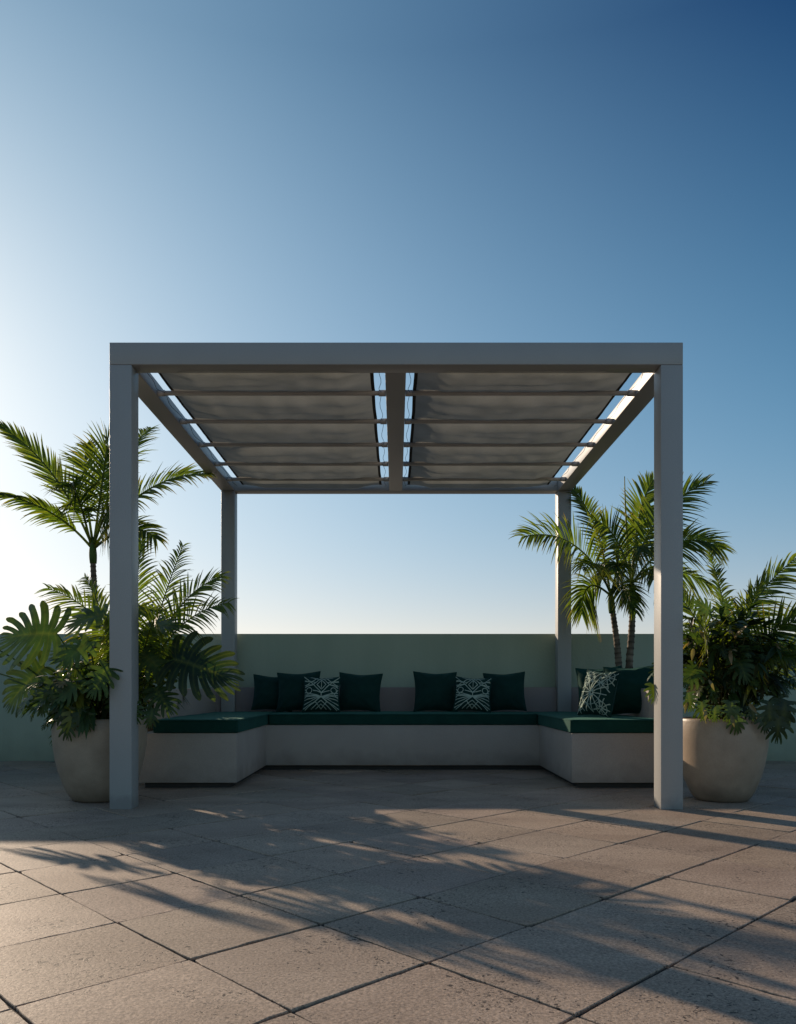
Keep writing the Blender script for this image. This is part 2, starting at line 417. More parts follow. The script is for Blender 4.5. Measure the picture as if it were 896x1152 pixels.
def rounded_cushion(name, x0, x1, y0, y1, z0, z1, label):
    bm = bmesh.new()
    nx = max(2, int((x1 - x0) / .06)); ny = max(2, int((y1 - y0) / .06)); nz = 5
    bmesh.ops.create_cube(bm, size=1)
    for v in bm.verts:
        v.co = Vector((x0 + (v.co.x + .5) * (x1 - x0), y0 + (v.co.y + .5) * (y1 - y0), z0 + (v.co.z + .5) * (z1 - z0)))
    bmesh.ops.bevel(bm, geom=bm.edges[:], offset=.016, segments=4, affect='EDGES', profile=.6)
    # cut long faces so the top can crown and ripple
    for i in range(1, nx):
        bmesh.ops.bisect_plane(bm, geom=bm.verts[:] + bm.edges[:] + bm.faces[:], plane_co=(x0 + (x1 - x0) * i / nx, 0, 0), plane_no=(1, 0, 0))
    for i in range(1, ny):
        bmesh.ops.bisect_plane(bm, geom=bm.verts[:] + bm.edges[:] + bm.faces[:], plane_co=(0, y0 + (y1 - y0) * i / ny, 0), plane_no=(0, 1, 0))
    for v in bm.verts:
        u = (v.co.x - x0) / (x1 - x0) * 2 - 1; w = (v.co.y - y0) / (y1 - y0) * 2 - 1
        if v.co.z > (z0 + z1) / 2:
            v.co.z += .008 * (1 - u ** 4) * (1 - w ** 4) + noise.noise(Vector((v.co.x * 5, v.co.y * 5, 3))) * .004
        if v.co.z > z0 + .004:
            v.co.y += noise.noise(Vector((v.co.x * 7, v.co.z * 9, 7))) * .004
            v.co.x += noise.noise(Vector((v.co.y * 7, v.co.z * 9, 1))) * .003
    o = bm_obj(name, bm, M['cush'], None, True)
    # piping round the top and bottom edges
    for z, y in ((z1 - .007, 0), (z0 + .009, 0)):
        mb = MB(); pts = []
        r = .014
        for (cx, cy, a0) in ((x1 - r, y0 + r, -90), (x1 - r, y1 - r, 0), (x0 + r, y1 - r, 90), (x0 + r, y0 + r, 180)):
            for q in range(5):
                a = R(a0 + q * 22.5); pts.append((cx + (r + .0005) * math.cos(a), cy + (r + .0005) * math.sin(a), z))
        pts.append(pts[0]); dense = []
        for a, b in zip(pts, pts[1:]):
            n = max(1, int((Vector(b) - Vector(a)).length / .06))
            dense += [tuple(Vector(a).lerp(Vector(b), t / n)) for t in range(n)]
        dense.append(pts[0])
        mb.tube(dense, .0032, 6)
        pp = mb.build('piping', M['cush']); pp.parent = o
    return tag(o, label, 'cushion', 'seat cushions on the bench')
rounded_cushion('seat_cushion', XLo + .104, XLi + .012, YF - .012, YB - .004, SH + .001, .482, 'dark green box seat cushion on the left wing of the bench')
rounded_cushion('seat_cushion', XLi + .018, XRi - .018, YM - .012, YB - .004, SH + .001, .482, 'long dark green seat cushion on the middle run of the bench')
rounded_cushion('seat_cushion', XRi - .012, XRo - .104, YF - .012, YB - .004, SH + .001, .482, 'sunlit-cornered dark green seat cushion on the right wing of the bench')

# ------------------------------------------------------------------ throw pillows
def pillow(px, w, hgt, d, label, pattern=0, yaw=0, tilt=14, roll=0, mat=None, th=.085, seed=0):
    """px: photo column of its centre, d: real depth of its foot; rests on the seat"""
    W, H = w / 2, hgt / 2
    n = 22
    rnd = random.Random(seed)
    def surf(u, v, s):
        pinch = .10
        x = u * W * (1 - pinch * (1 - v * v) * abs(u) ** 2)
        z = v * H * (1 - pinch * (1 - u * u) * abs(v) ** 2)
        e = max(0, (1 - u * u)) ** .55 * max(0, (1 - v * v)) ** .55
        t = th * e * (1.0 - .18 * v) + .003
        wr = (noise.noise(Vector((u * 2.5 + seed, v * 2.5, s))) * .016 + noise.noise(Vector((u * 6 + seed, v * 4, s + 5))) * .006) * e
        # creases running from the corners
        cr = .007 * math.sin((abs(u) - abs(v)) * 14 + seed) * (abs(u * v)) * 3 * (1 - max(abs(u), abs(v)) ** 4)
        z -= (.022 * math.exp(-(u / .35) ** 2)) * max(0, v) ** 3 * H * 2 * .6     # soft dent in the top edge
        return Vector((x, s * (t + wr + cr), z))
    mb = MB()
    for s in (-1, 1):
        g = [[mb.vert(surf(-1 + 2 * i / n, -1 + 2 * j / n, s)) for i in range(n + 1)] for j in range(n + 1)]
        for j in range(n):
            for i in range(n):
                q = (g[j][i], g[j][i + 1], g[j + 1][i + 1], g[j + 1][i])
                mb.face(q if s < 0 else q[::-1])
    # welt seam round the edge
    ring = []
    for a, b in (((-1, -1), (1, -1)), ((1, -1), (1, 1)), ((1, 1), (-1, 1)), ((-1, 1), (-1, -1))):
        for t in range(n):
            u = a[0] + (b[0] - a[0]) * t / n; v = a[1] + (b[1] - a[1]) * t / n
            p = surf(u, v, -1); p.y = 0; ring.append(p)
    ring.append(ring[0])
    mb.tube(ring, .0042, 6, m=0)
    def ribbon(pts, wd=.0072, closed=False):
        dense = []
        for a, b in zip(pts, pts[1:]):
            m_ = max(1, int(math.hypot(b[0] - a[0], b[1] - a[1]) / .07))
            dense += [(a[0] + (b[0] - a[0]) * t / m_, a[1] + (b[1] - a[1]) * t / m_) for t in range(m_)]
        dense.append(pts[-1])
        P3 = [surf(max(-.985, min(.985, u)), max(-.985, min(.985, v)), -1) for u, v in dense]
        L_, R_ = [], []
        for i, p in enumerate(P3):
            t = (P3[min(i + 1, len(P3) - 1)] - P3[max(i - 1, 0)]); t.normalize()
            sd = Vector((t.z, 0, -t.x)); sd.normalize() if sd.length else None
            ww = wd / 2 * rnd.uniform(.8, 1.25)
            for sg, lst in ((-1, L_), (1, R_)):
                u, v = dense[i]
                q = surf(max(-.99, min(.99, u + sg * sd.x * ww / W)), max(-.99, min(.99, v + sg * sd.z * ww / H)), -1)
                q.y -= .0022; lst.append(mb.vert(q))
        for i in range(len(P3) - 1): mb.face((L_[i], L_[i + 1], R_[i + 1], R_[i]), 1)
    def circ(cx, cy, r, a0=0, a1=360, ry=None):
        ribbon([(cx + r * math.cos(R(a0 + (a1 - a0) * k / 18)), cy + (ry or r) * math.sin(R(a0 + (a1 - a0) * k / 18))) for k in range(19)])
    if pattern == 1:      # lozenge medallion over a star with curls
        ribbon([(0, .95), (.42, .42), (0, -.06), (-.42, .42), (0, .95)])
        ribbon([(0, .74), (.24, .42), (0, .14), (-.24, .42), (0, .74)])
        ribbon([(0, .70), (0, .22)], .005)
        ribbon([(-.95, .95), (-.42, .42)]); ribbon([(.95, .95), (.42, .42)]); ribbon([(-.95, .66), (-.3, .56)]); ribbon([(.95, .66), (.3, .56)])
        ribbon([(-.6, .95), (0, .78)]); ribbon([(.6, .95), (0, .78)])
        for s in (-1, 1):
            circ(s * .68, .10, .17, ry=.16); ribbon([(s * .95, .3), (s * .42, .42)])
            ribbon([(s * .95, -.12), (0, -.28), (s * .95, -.42)]); ribbon([(0, -.28), (s * .85, -.95)]); ribbon([(0, -.28), (s * .3, -.55), (0, -.95)]); ribbon([(s * .95, .02), (s * .5, -.12), (0, -.28)])
            ribbon([(s * .42, .42), (s * .95, .42)]); ribbon([(s * .44, .08), (0, -.06)]); ribbon([(s * .95, -.22), (0, -.28), (s * .95, -.66)]); ribbon([(s * .2, .95), (s * .55, .55)])
            ribbon([(s * .93, .7), (s * .55, .62), (s * .93, .3)])
            ribbon([(s * .3, -.55), (s * .95, -.86)])
        ribbon([(0, -.06), (0, -.28)]); ribbon([(-.52, -.95), (0, -.5), (.52, -.95)]); ribbon([(-.95, .2), (-.72, -.12), (-.95, -.3)]); ribbon([(.95, .2), (.72, -.12), (.95, -.3)]); ribbon([(-.28, -.95), (0, -.7), (.28, -.95)])
    if pattern == 2:      # stars of straight rays
        for (cx, cy, r, n_) in ((-.05, -.1, .85, 14), (-.55, .62, .5, 10), (.62, .6, .5, 10), (.6, -.72, .45, 9), (-.75, -.6, .45, 9)):
            for k_ in range(n_):
                a = 2 * math.pi * k_ / n_ + cx
                ribbon([(cx + .04 * math.cos(a), cy + .04 * math.sin(a)), (cx + r * math.cos(a), cy + r * math.sin(a))], .0068)
            pts = [(cx + r * .62 * math.cos(2 * math.pi * k_ / n_ + cx), cy + r * .62 * math.sin(2 * math.pi * k_ / n_ + cx)) for k_ in range(n_ + 1)]
            ribbon(pts, .0045)
        ribbon([(-.9, .1), (-.2, .5), (.1, .95)]); ribbon([(.9, .0), (.2, .45)]); ribbon([(-.95, -.9), (-.3, -.5), (.1, -.95)])
    X = (px - VX) / F * d
    o = mb.build('throw_pillow', [mat or M['pillow'], M['cord']])
    Mx = Matrix.Rotation(R(yaw), 4, 'Z') @ Matrix.Rotation(R(-tilt), 4, 'X') @ Matrix.Rotation(R(roll), 4, 'Y')
    o.rotation_euler = Mx.to_euler()
    lo = min((Mx @ v.co).z for v in o.data.vertices)
    o.location = (X, d, .486 - lo - .004)
    return tag(o, label, 'pillow', 'throw pillows on the bench')
G = 'throw pillows on the bench'
pillow(307, .37, .335, 7.40, 'plain dark green pillow at far left of the bench, half behind its neighbour', 0, 8, 12, 3, seed=1)
pillow(336, .40, .37, 7.26, 'plain dark green pillow between the far-left pillow and the left patterned pillow', 0, -4, 15, -2, seed=2)
pillow(362, .335, .335, 7.10, 'green pillow with cream diamond embroidery between plain pillows on the left', 1, 3, 18, 1, seed=3)
pillow(405, .40, .36, 7.28, 'plain dark green pillow right of the left diamond-embroidered pillow', 0, -5, 14, 2, seed=4)
pillow(490, .40, .375, 7.28, 'plain dark green pillow left of the middle embroidered pillow', 0, 5, 14, 1, seed=5)
pillow(532, .335, .325, 7.10, 'green pillow with cream diamond embroidery leaning in the right-hand group of three', 1, -5, 18, 3, seed=6)
pillow(568, .38, .365, 7.28, 'plain dark green pillow just left of the back right pergola post', 0, -7, 14, -2, seed=7)
pillow(675, .36, .39, 6.4, 'plain green pillow with lit top corner behind the star-embroidered pillow', 0, -12, 14, -3, mat=M['cush'], seed=8)
pillow(710, .42, .40, 6.22, 'large dark green pillow right of the star-embroidered one by the front right post', 0, -22, 16, -2, mat=M['cush'], seed=9)
pillow(674, .29, .36, 5.98, 'green pillow with cream starburst embroidery on the right wing cushion', 2, -47, 17, 3, seed=10)

# ------------------------------------------------------------------ plants
def mixc(a, b, t): return tuple(a[i] + (b[i] - a[i]) * t for i in range(3))
DK, MD, LT, YL, BR = (.022, .045, .014), (.045, .085, .022), (.085, .14, .03), (.20, .21, .04), (.22, .13, .05)

def frond(mb, p0, p1, p2, leaf=.3, n=34, start=.18, rnd=random, lift=.25, droop=.5, wid=.02, upv=None, tint=.4, stem=.010, twist=0, brown=.08, spread=1.0):
    p0, p1, p2 = Vector(p0), Vector(p1), Vector(p2)
    S = 40; n = int(n * 1.25); wid = wid * .82 if n else wid
    pt = lambda t: p0 * (1 - t) ** 2 + p1 * 2 * t * (1 - t) + p2 * t * t
    tg = lambda t: ((p1 - p0) * (1 - t) + (p2 - p1) * t).normalized()
    base = mixc(MD, LT, tint)
    mb.tube([pt(i / S) for i in range(S + 1)], [stem * (1 - .85 * i / S) + .0012 for i in range(S + 1)], 6, mixc(LT, YL, .4))
    z = Vector(upv) if upv else Vector((rnd.uniform(-.3, .3), -1.0, rnd.uniform(.2, .8))).normalized()
    for k in range(n):
        t = start + (1 - start) * (k + .5) / n
        c = pt(t); tn = tg(t)
        sd = tn.cross(z)
        if sd.length < .25: sd = tn.cross(Vector((.4, -.8, .3)))
        sd.normalize(); up = sd.cross(tn).normalized()
        if twist:
            q = Matrix.Rotation(twist, 3, tn); sd = q @ sd; up = q @ up
        s = (t - start) / (1 - start)
        prof = (min(1, .45 + s * 2.6)) * (1 - max(0, s - .45) ** 1.5 * 1.6)
        for side in (-1, 1):
            if rnd.random() < .03: continue
            ln = leaf * max(.25, prof) * rnd.uniform(.85, 1.12)
            ang = R((62 - 36 * s) + rnd.uniform(-7, 7)) * spread
            d = tn * math.cos(ang) + sd * side * math.sin(ang) + up * (lift + rnd.uniform(-.12, .12)) * (1 - .4 * s)
            d.normalize()
            wv = d.cross(up).normalized()
            roll = rnd.uniform(-.5, .5)
            wv = Matrix.Rotation(roll, 3, d) @ wv
            w = wid * rnd.uniform(.8, 1.15) * (.7 + .3 * prof)
            dr = droop * rnd.uniform(.5, 1.4) * ln
            cc = mixc(base, mixc(DK, YL, rnd.random()), rnd.random() * .4)
            br = rnd.random() < brown
            SEG = 5; prev = None
            nrm = d.cross(wv).normalized()
            for i in range(SEG + 1):
                q = i / SEG
                cen = c + d * ln * q - Vector((0, 0, 1)) * dr * q * q
                ww = w * .5 * (min(1, .45 + q * 2.2)) * (1 - q ** 2.2) + .0006
                col_ = mixc(cc, BR, (q ** 3) * (.9 if br else .25))
                cr = nrm * ww * .45
                if nrm.z < 0: cr = -cr
                cur = (mb.vert(cen - wv * ww + cr, col_), mb.vert(cen, col_), mb.vert(cen + wv * ww + cr, col_))
                if prev:
                    mb.face((prev[0], prev[1], cur[1], cur[0])); mb.face((prev[1], prev[2], cur[2], cur[1]))
                prev = cur

def split_leaf(mb, base, fwd, nrm, size, rnd, lobes=7, rows=6, cols=4, droop=.25, cup=.3, c=None, v0=.36, narrow=.5, width=1.0, wave=.02):
    f = Vector(fwd).normalized(); n = Vector(nrm); n = (n - f * n.dot(f)); 
    if n.length < .05: n = f.orthogonal()
    n.normalize(); s = f.cross(n).normalized()
    L_ = size; c = c or mixc(MD, LT, rnd.random() * .5)
    ph = rnd.uniform(0, 6)
    def place(a, b):
        h = -droop * (max(0, a) / L_) ** 2 * L_ - cup * b * b / L_ + .10 * abs(b) + wave * math.sin(a * 30 / L_ * .35 + ph) * abs(b) * 3
        return Vector(base) + f * a + s * b + n * h
    for side in (-1, 1):
        rl = [rnd.uniform(.9, 1.08) for _ in range(lobes)]
        for i in range(lobes):
            g = []
            cut = v0 * rnd.uniform(.75, 1.25)
            for k in range(rows + 1):
                row = []
                for j in range(cols + 1):
                    t = j / cols
                    vend = (1 - .16 * (2 * t - 1) ** 2) * rl[i]
                    v = k / rows * vend
                    e = max(0, (v - cut) / (1 - cut))
                    w = 1 if v <= cut else 1 - narrow * min(1, e * 1.6) ** .6
                    u = (i + .5 + (t - .5) * w) / lobes
                    m_ = .84 * L_ * u ** 1.08
                    th = R(138 - 122 * u ** .75 - 16 * v)
                    r = L_ * width * (.36 + .55 * u - .85 * u * u + .10 * math.sin(u * 3)) 
                    if u > .8: r = max(r, .17 * L_)
                    a = m_ + r * math.cos(th) * v; b = r * math.sin(th) * v
                    cc = mixc(c, YL, .14 * v * v + (.25 if v < .04 else 0) + (.16 if (cols > 3 and j == cols // 2) else 0) + (.1 if cols > 3 and j in (0, cols) and v > cut else 0))
                    row.append(mb.vert(place(a, side * b), cc))
                g.append(row)
            for k in range(rows):
                for j in range(cols):
                    q = (g[k][j], g[k][j + 1], g[k + 1][j + 1], g[k + 1][j])
                    mb.face(q if side > 0 else q[::-1])

def lance_leaf(mb, base, d, nrm, ln, w, c, droop=.3, seg=4):
    d = Vector(d).normalized(); n = Vector(nrm); wv = d.cross(n)
    if wv.length < .1: wv = d.orthogonal()
    wv.normalize(); n = wv.cross(d).normalized()
    prev = None
    for i in range(seg + 1):
        q = i / seg
        cen = Vector(base) + d * ln * q - Vector((0, 0, 1)) * droop * ln * q * q
        ww = w * .5 * math.sin(math.pi * min(1, .08 + q * .92) ** .8) + .0005
        cur = (mb.vert(cen - wv * ww + n * ww * .35, c), mb.vert(cen, c), mb.vert(cen + wv * ww + n * ww * .35, c))
        if prev:
            mb.face((prev[0], prev[1], cur[1], cur[0])); mb.face((prev[1], prev[2], cur[2], cur[1]))
        prev = cur

def trunk(mb, pts, r0, r1, rings=26):
    pts = [Vector(p) for p in pts]
    n = rings * 4; out = []; rad = []
    for i in range(n + 1):
        t = i / n * (len(pts) - 1); k_ = min(int(t), len(pts) - 2); f_ = t - k_
        p = pts[k_].lerp(pts[k_ + 1], f_)
        if 0 < k_ or len(pts) > 2:
            a = pts[max(0, k_ - 1)]; b = pts[k_]; c = pts[k_ + 1]; d = pts[min(len(pts) - 1, k_ + 2)]
            p = .5 * ((2 * b) + (c - a) * f_ + (2 * a - 5 * b + 4 * c - d) * f_ ** 2 + (3 * b - a - 3 * c + d) * f_ ** 3)
        out.append(p); rad.append((r0 + (r1 - r0) * i / n) * (1.12 if i % 4 == 0 else 1 - .02 * (i % 4)))
    st = len(mb.v)
    mb.tube(out, rad, 12)
    for i in range(st, len(mb.v)):
        ring = (i - st) // 12
        kk = .55 if ring % 4 == 0 else 1
        nz = .8 + .5 * noise.noise(Vector(mb.v[i]) * 25)
        mb.c[i] = (.20 * kk * nz, .155 * kk * nz, .11 * kk * nz)

def palm(name, root, tr_pts, r0, r1, fronds, label, seed, group=None, shaft=None, leaf=.3, n=34, wid=.02, tint=.4, **kw):
    rnd = random.Random(seed)
    t = empty(name, root, label, 'palm', group)
    if tr_pts:
        mb = MB(); trunk(mb, tr_pts, r0, r1); mb.build('trunk', M['trunk'], t)
    if shaft:
        mb = MB()
        a, b = Vector(shaft[0]), Vector(shaft[1])
        mb.tube([a.lerp(b, i / 8) for i in range(9)], [r1 * (1.25 - .1 * i / 8 + .25 * math.sin(math.pi * min(1, i / 5))) if i < 6 else r1 * 1.1 * (1 - .22 * (i - 5)) for i in range(9)], 12, mixc(MD, LT, .6))
        mb.build('crownshaft', M['trunk'], t)
    for fr in fronds:
        a = dict(leaf=leaf, n=n, wid=wid, tint=tint, rnd=rnd); a.update(kw)
        if len(fr) > 3: a.update(fr[3])
        mb = MB(); frond(mb, fr[0], fr[1], fr[2], **a)
        mb.build('frond', M['palm'], t)
    return t

# ---- planters
def planter(x, y, rmax, h, label, seed):
    t = empty('planter', (x, y, 0), label, 'planter', 'rounded stone planters')
    prof = [(.0, .0), (.50, .0), (.56, .008), (.615, .035), (.70, .11), (.79, .22), (.87, .35), (.935, .50), (.975, .64), (.995, .76), (1.0, .84), (.995, .91), (.985, .96), (.98, .985), (.965, .998), (.945, 1.0), (.925, .995), (.915, .975), (.905, .9), (.89, .86)]
    # densify with smooth interpolation
    mb = MB(); n = 64; rings = []
    for i, (r, z) in enumerate(prof):
        rings.append([mb.vert((x + r * rmax * math.cos(2 * math.pi * k / n) * (1 + .003 * math.sin(3 * 2 * math.pi * k / n + seed)), y + r * rmax * math.sin(2 * math.pi * k / n), z * h)) for k in range(n)])
    for a, b in zip(rings, rings[1:]):
        for k in range(n): mb.face((a[k], a[(k + 1) % n], b[(k + 1) % n], b[k]))
    mb.build('pot', M['pot'], t)
    mb = MB(); c = mb.vert((x, y, h * .88)); rg = []
    for rr in (.45, .89):
        rg.append([mb.vert((x + rr * rmax * math.cos(2 * math.pi * k / n), y + rr * rmax * math.sin(2 * math.pi * k / n), h * (.875 - .012 * rr + .01 * math.sin(k * 2.3)))) for k in range(n)])
    for k in range(n):
        mb.face((c, rg[0][k], rg[0][(k + 1) % n])); mb.face((rg[0][k], rg[1][k], rg[1][(k + 1) % n], rg[0][(k + 1) % n]))
    mb.build('soil', M['soil'], t)
    return t
planter(-1.862, 5.03, .283, .515, 'large rounded stone planter behind the front left post', 1)
planter(2.045, 5.03, .275, .515, 'large rounded stone planter right of the front right post', 2)
planter(2.235, 7.36, .24, .50, 'rounded stone planter with two palms, mostly hidden behind the right bench wing', 3)

planter(-2.64, 7.1, .27, .5, 'rounded stone planter with a tall palm, hidden behind the left planter', 4)
# ---- left tall palm
d = 7.1
PB = P(110, 800, d)
def Q(x, y, dd=7.1): return P(x, y, dd)
palm('palm_tree', (PB.x, d, .45), [Vector((PB.x, d, .44)), Q(107, 735), Q(107, 680), Q(105, 640), Q(104, 612)], .029, .023, [
    (Q(103, 612), Q(62, 515, 7.20), Q(-2, 478, 7.46), dict(leaf=0.30, lift=.3, droop=.1, tint=.5, spread=.6)),
    (Q(102, 615), Q(60, 565, 6.94), Q(-4, 556, 6.68), dict(leaf=0.24, lift=.2, droop=.35, n=24, spread=.6)),
    (Q(104, 608), Q(92, 530, 7.20), Q(97, 501, 7.59), dict(leaf=0.37, lift=.3, droop=.2, tint=.7)),
    (Q(106, 610), Q(118, 520, 7.07), Q(122, 493, 6.81), dict(leaf=0.41, lift=.3, droop=.3, tint=.75)),
    (Q(106, 608), Q(138, 500, 7.33), Q(170, 482, 7.85), dict(leaf=0.34, lift=.3, droop=.3, tint=.8)),
    (Q(107, 614), Q(160, 530, 7.07), Q(236, 533, 6.94), dict(leaf=0.29, lift=.35, droop=.35, tint=.85, brown=.6, spread=.75)),
    (Q(107, 616), Q(148, 580, 6.81), Q(176, 606, 6.62), dict(leaf=0.30, lift=.1, droop=.5, brown=.4)),
    (Q(102, 612), Q(86, 540, 6.81), Q(76, 545, 6.49), dict(leaf=0.35, lift=.2, droop=.5)),
    (Q(106, 612), Q(124, 555, 6.75), Q(136, 575, 6.42), dict(leaf=0.35, lift=.2, droop=.5)),
], 'tall slender palm with arching fronds rising behind the front left post', 11, 'palms in planters', (Q(105, 634), Q(104, 604)), n=36, wid=.027, stem=.012)

# ---- left low palm (clump) behind the split leaves
def W5(x, y, dd=5.25): return P(x, y, dd)
b0 = P(150, 800, 5.15)
palm('clumping_palm', (b0.x, 5.15, .45), None, 0, 0, [
    (W5(148, 795), W5(140, 690, 5.3), W5(54, 662, 5.4), dict(leaf=.26, tint=.5)),
    (W5(150, 795), W5(150, 660, 5.5), W5(160, 610, 5.7), dict(leaf=.25, tint=.9)),
    (W5(152, 795), W5(175, 690, 5.4), W5(206, 614, 5.7), dict(leaf=.26, tint=.95, lift=.3)),
    (W5(152, 795), W5(185, 670, 5.3), W5(250, 648, 5.3), dict(leaf=.25, tint=.9)),
    (W5(152, 795), W5(185, 690, 5.1), W5(258, 678, 4.9), dict(leaf=.24, tint=.7)),
    (W5(153, 795), W5(190, 720, 5.3), W5(214, 730, 5.5), dict(leaf=.22, tint=.4)),
    (W5(147, 795), W5(120, 690, 5.5), W5(96, 650, 5.9), dict(leaf=.24, tint=.4)),
    (W5(150, 795), W5(165, 700, 5.0), W5(180, 690, 4.75), dict(leaf=.24, tint=.4)),
    (W5(150, 795), W5(140, 720, 5.0), W5(118, 700, 4.7), dict(leaf=.24, tint=.4)),
], 'low feathery palm clump glowing yellow green right of the front left post', 12, 'palms in planters', None, n=34, wid=.018, droop=.35, lift=.25, stem=.007)

# ---- left split-leaf plant
def monstera(name, root, leaves, label, seed, group=None):
    rnd = random.Random(seed)
    t = empty(name, root, label, 'plant', group)
    for lf in leaves:
        base, tipv, nr, size = lf[:4]; kw = lf[4] if len(lf) > 4 else {}
        mb = MB()
        b = Vector(base); st = Vector(root) + Vector((rnd.uniform(-.06, .06), rnd.uniform(-.06, .06), 0))
        mid = st.lerp(b, .55) + Vector((0, 0, .12))
        pts = [st * (1 - q) ** 2 + mid * 2 * q * (1 - q) + b * q * q for q in [i / 14 for i in range(15)]]
        mb.tube(pts, [.0075 - .0035 * i / 14 for i in range(15)], 7, mixc(MD, LT, .6))
        # midrib
        split_leaf(mb, b, tipv, nr, size, rnd, **kw)
        mb.build('leaf', M['broad'], t)
    return t
r0 = (-1.83, 5.0, .46)
D5 = 4.95
monstera('split_leaf_plant', r0, [
    (P(64, 713, 4.95), (-1, .1, .03), (-.1, -1, .45), .45, dict(c=mixc(DK, MD, .9), droop=.25, cup=.2, lobes=9, v0=.30, width=1.08, narrow=.38, rows=10, cols=6)),
    (P(50, 750, 5.1), (-.72, -.1, -.62), (-.3, -1, .35), 0.40, dict(c=mixc(DK, MD, .6), droop=.25, lobes=9, v0=.32, narrow=.36, rows=9, cols=5, width=.95)),
    (P(-34, 716, 5.25), (-.8, .35, .2), (-.45, -.75, .45), .40, dict(c=MD, droop=.25, lobes=9, v0=.34, narrow=.34, rows=8, cols=4)),  # this leaf and the next: out of view, added to cast leaf shadows
    (P(-30, 752, 5.3), (-.9, -.2, -.1), (-.5, -.7, .5), .40, dict(c=MD, droop=.25, lobes=8, v0=.34, narrow=.4, rows=8, cols=4)),
    (P(70, 770, 4.85), (-.8, -.3, -.5), (-.2, -.9, .5), .26, dict(c=mixc(MD, LT, .5), lobes=8, narrow=.4)),
    (P(118, 690, 5.0), (-.75, -.2, -.2), (0, -.7, .8), .28, dict(c=mixc(MD, LT, .3))),
    (P(100, 722, 4.7), (-.5, -.5, -.5), (-.1, -.8, .5), .24, dict(c=mixc(MD, LT, .9))),
    (P(122, 750, 4.62), (-.35, -.4, -.7), (0, -.9, .5), .22, dict(c=MD)),
    (P(196, 742, 4.85), (.95, -.1, -.22), (.1, -1, .5), .41, dict(c=(.010, .026, .012), droop=.35, lobes=9, v0=.34, width=1.1, narrow=.36, rows=10, cols=6)),
    (P(186, 760, 5.0), (.3, .2, .8), (.2, -.8, .3), .22, dict(c=mixc(DK, MD, .5))),
    (P(165, 705, 5.0), (.8, -.3, .1), (0, -.6, .9), .26, dict(c=mixc(DK, MD, .9))),
    (P(160, 735, 4.95), (.6, -.4, -.4), (.1, -.8, .6), .26, dict(c=mixc(DK, MD, .6))),
    (P(140, 715, 5.1), (-.2, -.4, -.6), (0, -.9, .5), .28, dict(c=mixc(DK, MD, .8))),
    (P(92, 765, 4.72), (-.6, -.3, -.5), (-.2, -.8, .6), .22, dict(c=mixc(MD, LT, .3))),
    (P(80, 742, 5.2), (-.5, .2, .3), (-.2, -.8, .5), .22, dict(c=mixc(MD, LT, .8))),
    (P(175, 775, 4.8), (.5, -.4, -.5), (.2, -.8, .5), .22, dict(c=DK)),
    (P(130, 700, 5.35), (-.3, .5, .3), (-.2, -.6, .8), .30, dict(c=MD)),
    (P(150, 690, 5.4), (.4, .6, .3), (.2, -.5, .8), .30, dict(c=MD)),
], 'split-leaf plant with huge fingered leaves in the left planter', 21, 'split-leaf plants')

# ---- bushy fill
def shrub(name, root, cx, cy, cz, rx, ry, rz, n, size, label, seed, colr, hang=.4, palette=None, extra=None, lance=0.35, spill=0):
    rnd = random.Random(seed)
    t = empty(name, root, label, 'shrub', 'leafy shrubs spilling from planters')
    ms = MB(); mb = MB()
    for i in range(n):
        while True:
            q = Vector((rnd.uniform(-1, 1), rnd.uniform(-1, 1), rnd.uniform(-1, 1)))
            if .3 < q.length < 1: break
        q = q.normalized() * (rnd.uniform(.45, 1.0)) * (1 + .16 * math.sin(q.x * 7 + seed) * math.cos(q.z * 6))
        if q.z < -.35 and rnd.random() > spill: q.z = abs(q.z) * .6
        p = Vector((cx + q.x * rx, cy + q.y * ry, cz + q.z * rz))
        out = Vector((q.x, q.y, q.z * .5)).normalized()
        fw = (out + Vector((rnd.gauss(0, .35), rnd.gauss(0, .35), -hang + rnd.gauss(0, .35)))).normalized()
        nr = Vector((out.x * .5 + rnd.gauss(0, .3), out.y * .5 + rnd.gauss(0, .3), 1))
        c = mixc(colr[0], colr[1], rnd.random() ** 1.4)
        rr_ = rnd.random()
        if rr_ < .05: c = mixc(c, YL, .8)
        elif rr_ < .085: c = (.30, .22, .13)
        sz = size * rnd.uniform(.65, 1.3)
        if rnd.random() < lance:
            for q_ in range(3):
                lance_leaf(mb, p, fw + Vector((rnd.gauss(0, .5), rnd.gauss(0, .5), rnd.gauss(0, .3))), nr, sz * 1.1, sz * .28, c, rnd.uniform(.1, .5))
        else:
            split_leaf(mb, p, fw, nr, sz, rnd, lobes=5, rows=3, cols=2, droop=rnd.uniform(.1, .6), cup=.4, c=c, v0=.3, narrow=.55, width=.8)
        if i % 3 == 0:
            r_ = Vector(root) + Vector((rnd.uniform(-.1, .1), rnd.uniform(-.1, .1), 0))
            mid = r_.lerp(p, .5) + Vector((0, 0, .08))
            ms.tube([r_ * (1 - s) ** 2 + mid * 2 * s * (1 - s) + p * s * s for s in [k_ / 6 for k_ in range(7)]], .0035, 5, mixc(MD, BR, .3))
    if extra: extra(mb, ms, rnd)
    ms.build('stems', M['shrub'], t); mb.build('foliage', M['shrub'], t)
    return t
def spillL(mb, ms, rnd):
    for (x, y, s) in ((70, 800, .15), (78, 812, .16), (90, 806, .14), (52, 790, .14), (60, 775, .15), (150, 800, .13), (172, 806, .12), (100, 812, .11)):
        split_leaf(mb, P(x, y - 8, 4.72), (rnd.uniform(-.3, .3), -.3, -1), (0, -1, .3), s, rnd, lobes=6, rows=4, cols=3, c=mixc(DK, MD, rnd.random()), narrow=.6)
